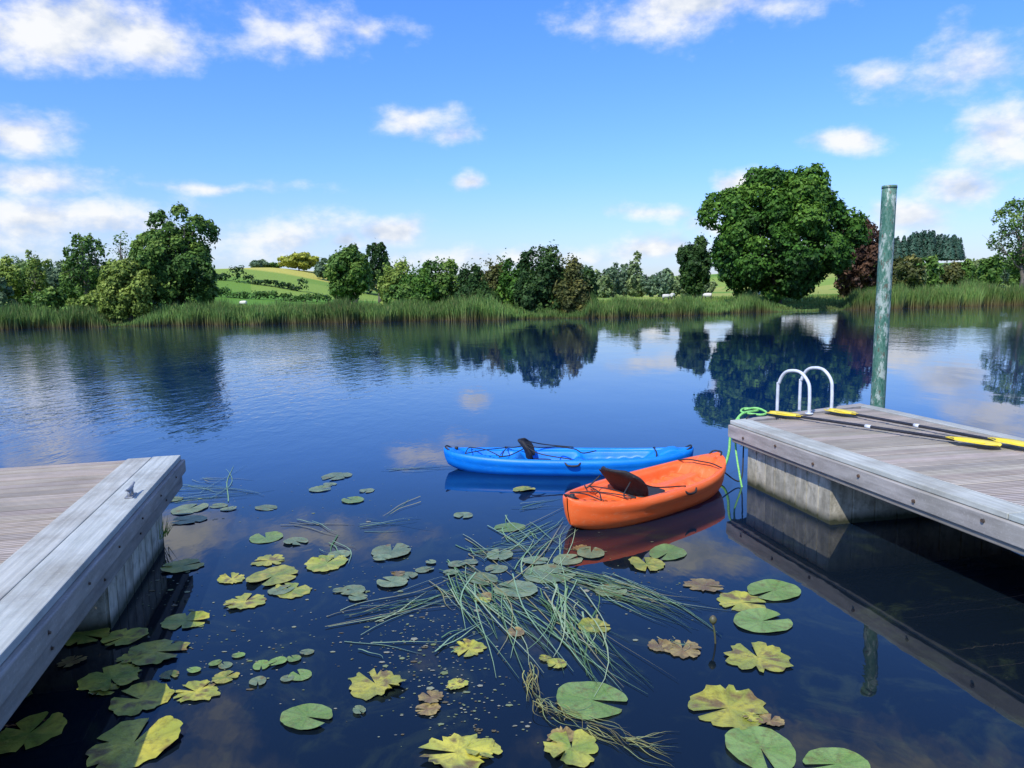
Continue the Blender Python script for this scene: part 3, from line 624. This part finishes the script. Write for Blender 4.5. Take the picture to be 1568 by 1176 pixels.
for q,(px,py,wd,c) in enumerate(pads):
    cx,cy=P(px,py,0); ex,ey=P(px+wd/2,py,0); R=math.hypot(ex-cx,ey-cy); R=min(R,.22)
    a0=random.uniform(0,6.28); ns=48; nr=5; b=len(V); z=.004+.0012*(q%6); el=random.uniform(.8,1); ragc={'y':.38,'m':.28,'b':.38,'d':.22,'p':.10,'g':.06}[c]; rag=ragc*random.uniform(.5,1.1)
    ph=random.uniform(0,6.28); c1,c2=pc[c]; mixs=random.uniform(0,1); bright=random.uniform(.75,1.15)
    c1=[x_*bright for x_ in c1]; c2=[x_*bright for x_ in c2]
    V.append((cx,cy,z)); T.append(c1)
    curl=random.uniform(0,.02) if c in 'gp' else random.uniform(.005,.04)
    curl_a=random.uniform(0,6.28); tears=[(random.uniform(.5,5.8),random.uniform(.04,.10),random.uniform(.3,.75)) for _ in range(int(rag*14))]
    notch=random.uniform(.10,.22); blot=[(random.uniform(0,6.28),random.uniform(.3,1),random.uniform(.12,.3)) for _ in range(int(ragc*16))]
    for r_ in range(1,nr+1):
        for k in range(ns+1):
            th=notch+(2*math.pi-2*notch)*k/ns; fr_=r_/nr
            ed=1+.03*math.sin(3*th+ph)*fr_+rag*.35*math.sin(7*th+ph*2)*math.sin(4*th+ph)*(fr_**3)+ (random.uniform(-.25,.12)*rag if r_==nr else 0)
            for (ta,tw,td) in tears:
                if abs(th-ta)<tw: ed=min(ed,(1-td*(1-abs(th-ta)/tw))/fr_ if fr_>(1-td*(1-abs(th-ta)/tw)) else ed)
            if k in(0,ns): ed*=.95
            x_=math.cos(th)*R*fr_*ed; y_=math.sin(th)*R*fr_*ed*el
            xx_=x_*math.cos(a0)-y_*math.sin(a0); yy_=x_*math.sin(a0)+y_*math.cos(a0)
            lift=curl*max(0,math.cos(th-curl_a))**3*fr_**3*(R/.2)
            V.append((cx+xx_,cy+yy_,z+.0015*fr_+lift+.003*(R/.2)*math.sin(5*th+ph)*fr_**2))
            t=min(1,max(0,fr_*.8+.5*(mixs-.5)+.45*math.sin(3*th+ph))) ; vein=.84 if k%4==0 else 1.04
            col=[(c1[i]*(1-t)+c2[i]*t)*vein for i in range(3)]
            for (ba,bf,bs) in blot:
                if math.hypot(math.cos(th)*fr_-math.cos(ba)*bf,math.sin(th)*fr_-math.sin(ba)*bf)<bs*.7: col=[.15,.10,.03] if c!='m' else [.36,.32,.05]
            T.append(tuple(col))
    for k in range(ns): Fc.append((b,b+1+k,b+2+k))
    for r_ in range(nr-1):
        for k in range(ns):
            p0=b+1+r_*(ns+1)+k; Fc.append((p0,p0+ns+1,p0+ns+2,p0+1))
def padmat():
    m,nt,b=newmat('lily_leaf'); at=nt.new('ShaderNodeAttribute',attribute_name='tint'); v=coord(nt); n=nt.noise(v,22,6,.65); n2=nt.noise(v,90,3,.6)
    c=nt.mix(nt.mapr(n,.50,.68,0,.7),at.outputs['Color'],(.11,.085,.02)); c=nt.mix(nt.mapr(n2,.45,.7,0,.25),c,(.32,.34,.12))
    nt.l.new(c,b.inputs['Base Color']); b.inputs['Roughness'].default_value=.4; b.inputs['Specular IOR Level'].default_value=.45; bump(nt,b,n,.007); return m
mesh('lily_pads',V,Fc,padmat(),smooth=True,tint=T)

# floating rush stems --------------------------------------------
groups=[(690,895,745,965,9),(715,890,800,1000,12),(755,900,860,1015,14),(850,900,872,1000,10),(845,925,955,1052,14),(880,945,940,1035,10),(900,890,1065,950,16),(930,900,1045,945,14),(540,948,700,903,9),(600,922,725,893,6),(445,802,530,815,4),(560,800,655,797,5),(500,832,560,853,4),(780,832,870,790,8),(790,800,850,850,7),(640,760,560,830,3),(260,765,410,752,7),(300,735,380,740,4),(600,720,690,717,6),(670,990,740,962,5),(540,995,640,1000,3),(1030,985,1060,992,4),(800,880,870,800,8),(740,850,900,830,9),(700,870,820,930,10),(820,870,900,930,10),(870,880,960,900,8),(800,780,880,770,4),(330,760,360,720,3),(720,835,800,880,6),(270,745,420,760,6)]
V=[];Fc=[];T=[]
def strand(p0,p1,w,col,z,bow):
    d=(p1-p0); L=d.length
    if L<.02: return
    nrm=Vector((-d.y,d.x,0))/L; n=9; b=len(V)
    ph=random.uniform(0,6)
    for k in range(n):
        t=k/(n-1); c=p0.lerp(p1,t)+nrm*(bow*L*4*t*(1-t)+.012*math.sin(t*7+ph)); ww=w*(1-.75*t**2)
        V.append(tuple(c+nrm*ww+Vector((0,0,z)))); V.append(tuple(c-nrm*ww+Vector((0,0,z+.001)))); T.append(col);T.append(col)
    for k in range(n-1): Fc.append((b+2*k,b+2*k+1,b+2*k+3,b+2*k+2))
for (a_,b_,c_,d_,n) in groups:
    p0=Vector((*P(a_,b_),0));p1=Vector((*P(c_,d_),0)); L=(p1-p0).length
    for k in range(int(n*1.3)):
        sp=.11*L**.5
        q0=p0+Vector((random.gauss(0,sp),random.gauss(0,sp*1.4),0))*.9; q1=p1+Vector((random.gauss(0,sp*1.3),random.gauss(0,sp*1.7),0))
        col=random.choice([(.19,.33,.15),(.27,.40,.22),(.13,.25,.09),(.33,.42,.24),(.08,.16,.06),(.24,.38,.22),(.28,.27,.12)])
        if random.random()<.35: q1=q0.lerp(q1,random.uniform(.4,.8))
        strand(q0,q1,random.uniform(.002,.0062),col,random.uniform(.003,.014),random.gauss(0,.06))
for k in range(14):
    pts=[(812,1035),(822,1075),(852,1092),(900,1115),(960,1140),(1030,1150)]
    for a_,b_ in zip(pts[:-1],pts[1:]):
        q0=Vector((*P(a_[0]+random.gauss(0,5),a_[1]+random.gauss(0,8)),0)); q1=Vector((*P(b_[0]+random.gauss(0,8),b_[1]+random.gauss(0,12)),0))
        strand(q0,q1,.0028,random.choice([(.38,.38,.12),(.28,.35,.14),(.20,.18,.06)]),random.uniform(.004,.03),random.gauss(0,.08))
M_rush=leafmat('rush_stem',.1,.45)
mesh('floating_rushes',V,Fc,M_rush,tint=T)
V=[];Fc=[];T=[]
for (cx_,cy_,sx_,sy_,n) in [(650,1010,120,70,260),(560,900,120,80,120),(820,880,110,50,300),(360,1000,120,60,120),(720,1090,120,50,110),(960,900,110,40,120),(500,770,120,40,60),(260,900,60,70,90),(640,960,140,50,150),(320,770,60,30,60)]:
    for k in range(n):
        px=random.gauss(cx_,sx_*.5);py=random.gauss(cy_,sy_*.6)
        if py<700 or py>1180: continue
        x_,y_=P(px,py); s_=random.uniform(.003,.010) if random.random()<.93 else random.uniform(.012,.028); a_=random.uniform(0,6.28); b=len(V); asp=random.uniform(.3,.9)
        for k2 in range(5):
            th=a_+k2*1.2566; V.append((x_+math.cos(th)*s_,y_+math.sin(th)*s_*asp,.003))
        c_=random.choice([(.2,.24,.12),(.26,.28,.18),(.12,.1,.05),(.16,.2,.08),(.28,.28,.2)]); T+=[c_]*5; Fc.append((b,b+1,b+2,b+3,b+4))
mesh('floating_fragments',V,Fc,M_rush,tint=T)
bx,by=P(1092,985); e=empty('water_lily_bud',(bx,by,0))
M_bud=simple('bud',(.06,.09,.03),(.1,.07,.04),20,.5)
tube('stalk',[(.02,0,-.1),(.01,0,.05),(0,.01,.12)],.006,M_bud,e)
tube('bud',[(0,.01,.115),(0,.01,.125),(0,.01,.145),(0,.01,.16),(0,.01,.17)],[.006,.018,.024,.016,.004],M_bud,e,12,curve=False)
V=[];Fc=[];T=[]
tx,ty=P(240,845)
for k in range(110):
    x_=tx-.03+random.gauss(0,.03);y_=ty+random.gauss(0,.12);z_=random.uniform(.02,.12);h_=random.uniform(.08,.22);b=len(V);dx_=random.gauss(.03,.04);dy_=random.gauss(0,.04)
    V+=[(x_-.004,y_,z_),(x_+.004,y_,z_),(x_+dx_,y_+dy_,z_+h_)];T+=[(.16,.26,.04)]*3;Fc.append((b,b+1,b+2))
mesh('grass_tuft',V,Fc,M_reed,tint=T)

# ---------------------------------------------------------------- sky
SUNV=Vector((-.36,-.55,.74)).normalized()
world=bpy.data.worlds.new('World'); scene.world=world; world.use_nodes=True
try: world.cycles.sampling_method='NONE'
except Exception: pass
nt=NT(world.node_tree); bg=[n for n in nt.n if n.type=='BACKGROUND'][0]
sky=nt.new('ShaderNodeTexSky'); sky.sky_type='NISHITA'; sky.sun_disc=False
sky.sun_elevation=math.asin(SUNV.z); sky.sun_rotation=math.atan2(SUNV.x,SUNV.y)%(2*math.pi); sky.air_density=1.0; sky.dust_density=.6; sky.ozone_density=2.0
tc=nt.new('ShaderNodeTexCoord'); sp=nt.new('ShaderNodeSeparateXYZ'); nt.l.new(tc.outputs['Generated'],sp.inputs[0])
az=nt.math('ARCTAN2',sp.outputs[0],sp.outputs[1]); el=nt.math('ARCSINE',sp.outputs[2])
cb=nt.new('ShaderNodeCombineXYZ'); nt.l.new(az,cb.inputs[0]); nt.l.new(el,cb.inputs[1]); vec=cb.outputs[0]
cl=[(100,38,215,70,1.2),(225,65,76,46,1.0),(450,42,150,46,.62),(565,45,42,30,.7),(1060,8,175,56,.88),(45,202,86,44,1.1),(640,180,60,28,.66),(692,205,40,22,.72),(720,280,26,20,.85),(1295,218,66,24,.9),(1350,110,62,30,.62),(1470,105,140,52,.64),(1535,205,105,72,.86),(615,352,62,24,1.08),(530,372,34,20,.95),(1130,287,40,24,1.0),(1480,290,86,34,.86),(1385,340,84,32,.92),(990,385,110,24,.85),(1082,342,34,18,.95),(50,275,160,32,.8),(80,335,240,54,.76),(390,360,210,34,.58),(320,285,170,10,.45),(1000,325,130,12,.45),(1250,385,180,26,.72),(780,395,190,20,.6)]
wv=nt.new('ShaderNodeTexNoise'); nt.l.new(vec,wv.inputs['Vector']); wv.inputs['Scale'].default_value=9; wv.inputs['Detail'].default_value=2
wo=nt.vmath('MULTIPLY',nt.vmath('SUBTRACT',wv.outputs['Color'],(.5,.5,.5)),(.06,.035,0)); wvec=nt.vmath('ADD',vec,wo)
m=None
for (x,y,w,h,o) in cl:
    a,b,c=ray(x,y); A0=math.atan2(a,b);E0=math.atan2(c,math.hypot(a,b)); a,b,c=ray(x+w,y); wa=abs(math.atan2(a,b)-A0); a,b,c=ray(x,y-h); we=abs(math.atan2(c,math.hypot(a,b))-E0)
    mp=nt.new('ShaderNodeMapping'); mp.vector_type='POINT'; nt.l.new(wvec,mp.inputs[0]); mp.inputs['Scale'].default_value=(1/wa,1/we,0); mp.inputs['Location'].default_value=(-A0/wa,-E0/we,0)
    d=nt.vmath('LENGTH',mp.outputs[0])
    k=nt.math('MULTIPLY_ADD',d,-o,o*1.15-.15)
    m=k if m is None else nt.math('MAXIMUM',m,k)
m=nt.math('MAXIMUM',m,-1.0)
big=nt.noise(nt.vmath('MULTIPLY',vec,(1,1.6,1)),2.6,2,.5)
hi=nt.math('MULTIPLY_ADD',nt.mapr(el,.37,.5,0,1,True),nt.mapr(big,.38,.64,0,1.7),-1.0)
m=nt.math('MAXIMUM',m,hi)
sv=nt.vmath('MULTIPLY',vec,(1,1.6,1))
def cn(v,dt): return nt.noise(v,11,dt,.6)
n1=cn(sv,6); n2=cn(nt.vmath('ADD',sv,(-.014,.026,0)),3)
dens=nt.math('ADD',m,nt.math('MULTIPLY_ADD',n1,2.5,-1.25+.18))
al=nt.mapr(dens,-.08,.98,0,1,True)
sh=nt.math('ADD',.72,nt.math('MULTIPLY',nt.math('SUBTRACT',n1,n2),3.4),clamp=True)
cc=nt.mix(sh,(5.2,6.2,8.0),(9.8,9.9,10.0))
hs=nt.new('ShaderNodeHueSaturation'); hs.inputs['Saturation'].default_value=1.12; hs.inputs['Value'].default_value=1.0; nt.l.new(sky.outputs[0],hs.inputs['Color'])
grade=nt.mix(nt.mapr(el,.0,.16),(1.05,1.16,1.7),(1.08,1.46,2.32))
grade=nt.mix(nt.mapr(el,.16,.42),grade,(1.0,1.62,2.8))
skc=nt.mix(1.0,hs.outputs[0],grade,'MULTIPLY')
# thin high haze that thickens towards the horizon
hz=nt.math('MULTIPLY',nt.mapr(el,.0,.16,.38,.0,True),nt.mapr(big,.3,.6,.5,1))
skc=nt.mix(hz,skc,(7.6,8.4,9.4))
col=nt.mix(nt.math('MULTIPLY',al,.96),skc,cc)
nt.l.new(col,bg.inputs['Color']); bg.inputs['Strength'].default_value=.1
sun=bpy.data.lights.new('sun','SUN'); sun.energy=4.8; sun.angle=math.radians(.5); sun.color=(1,.95,.86)
so=bpy.data.objects.new('sun',sun); so.rotation_euler=SUNV.to_track_quat('Z','Y').to_euler(); so.location=(-20,-20,30); link(so)

cam=bpy.data.cameras.new('camera'); cam.sensor_width=36; cam.lens=36*F/1568; cam.clip_end=6000; cam.clip_start=.05
co=bpy.data.objects.new('camera',cam); link(co)
co.matrix_world=Matrix.Translation((0,0,EYE))@Matrix.Rotation(math.radians(90)-TH,4,'X')@Matrix.Rotation(-RO,4,'Z')
scene.camera=co
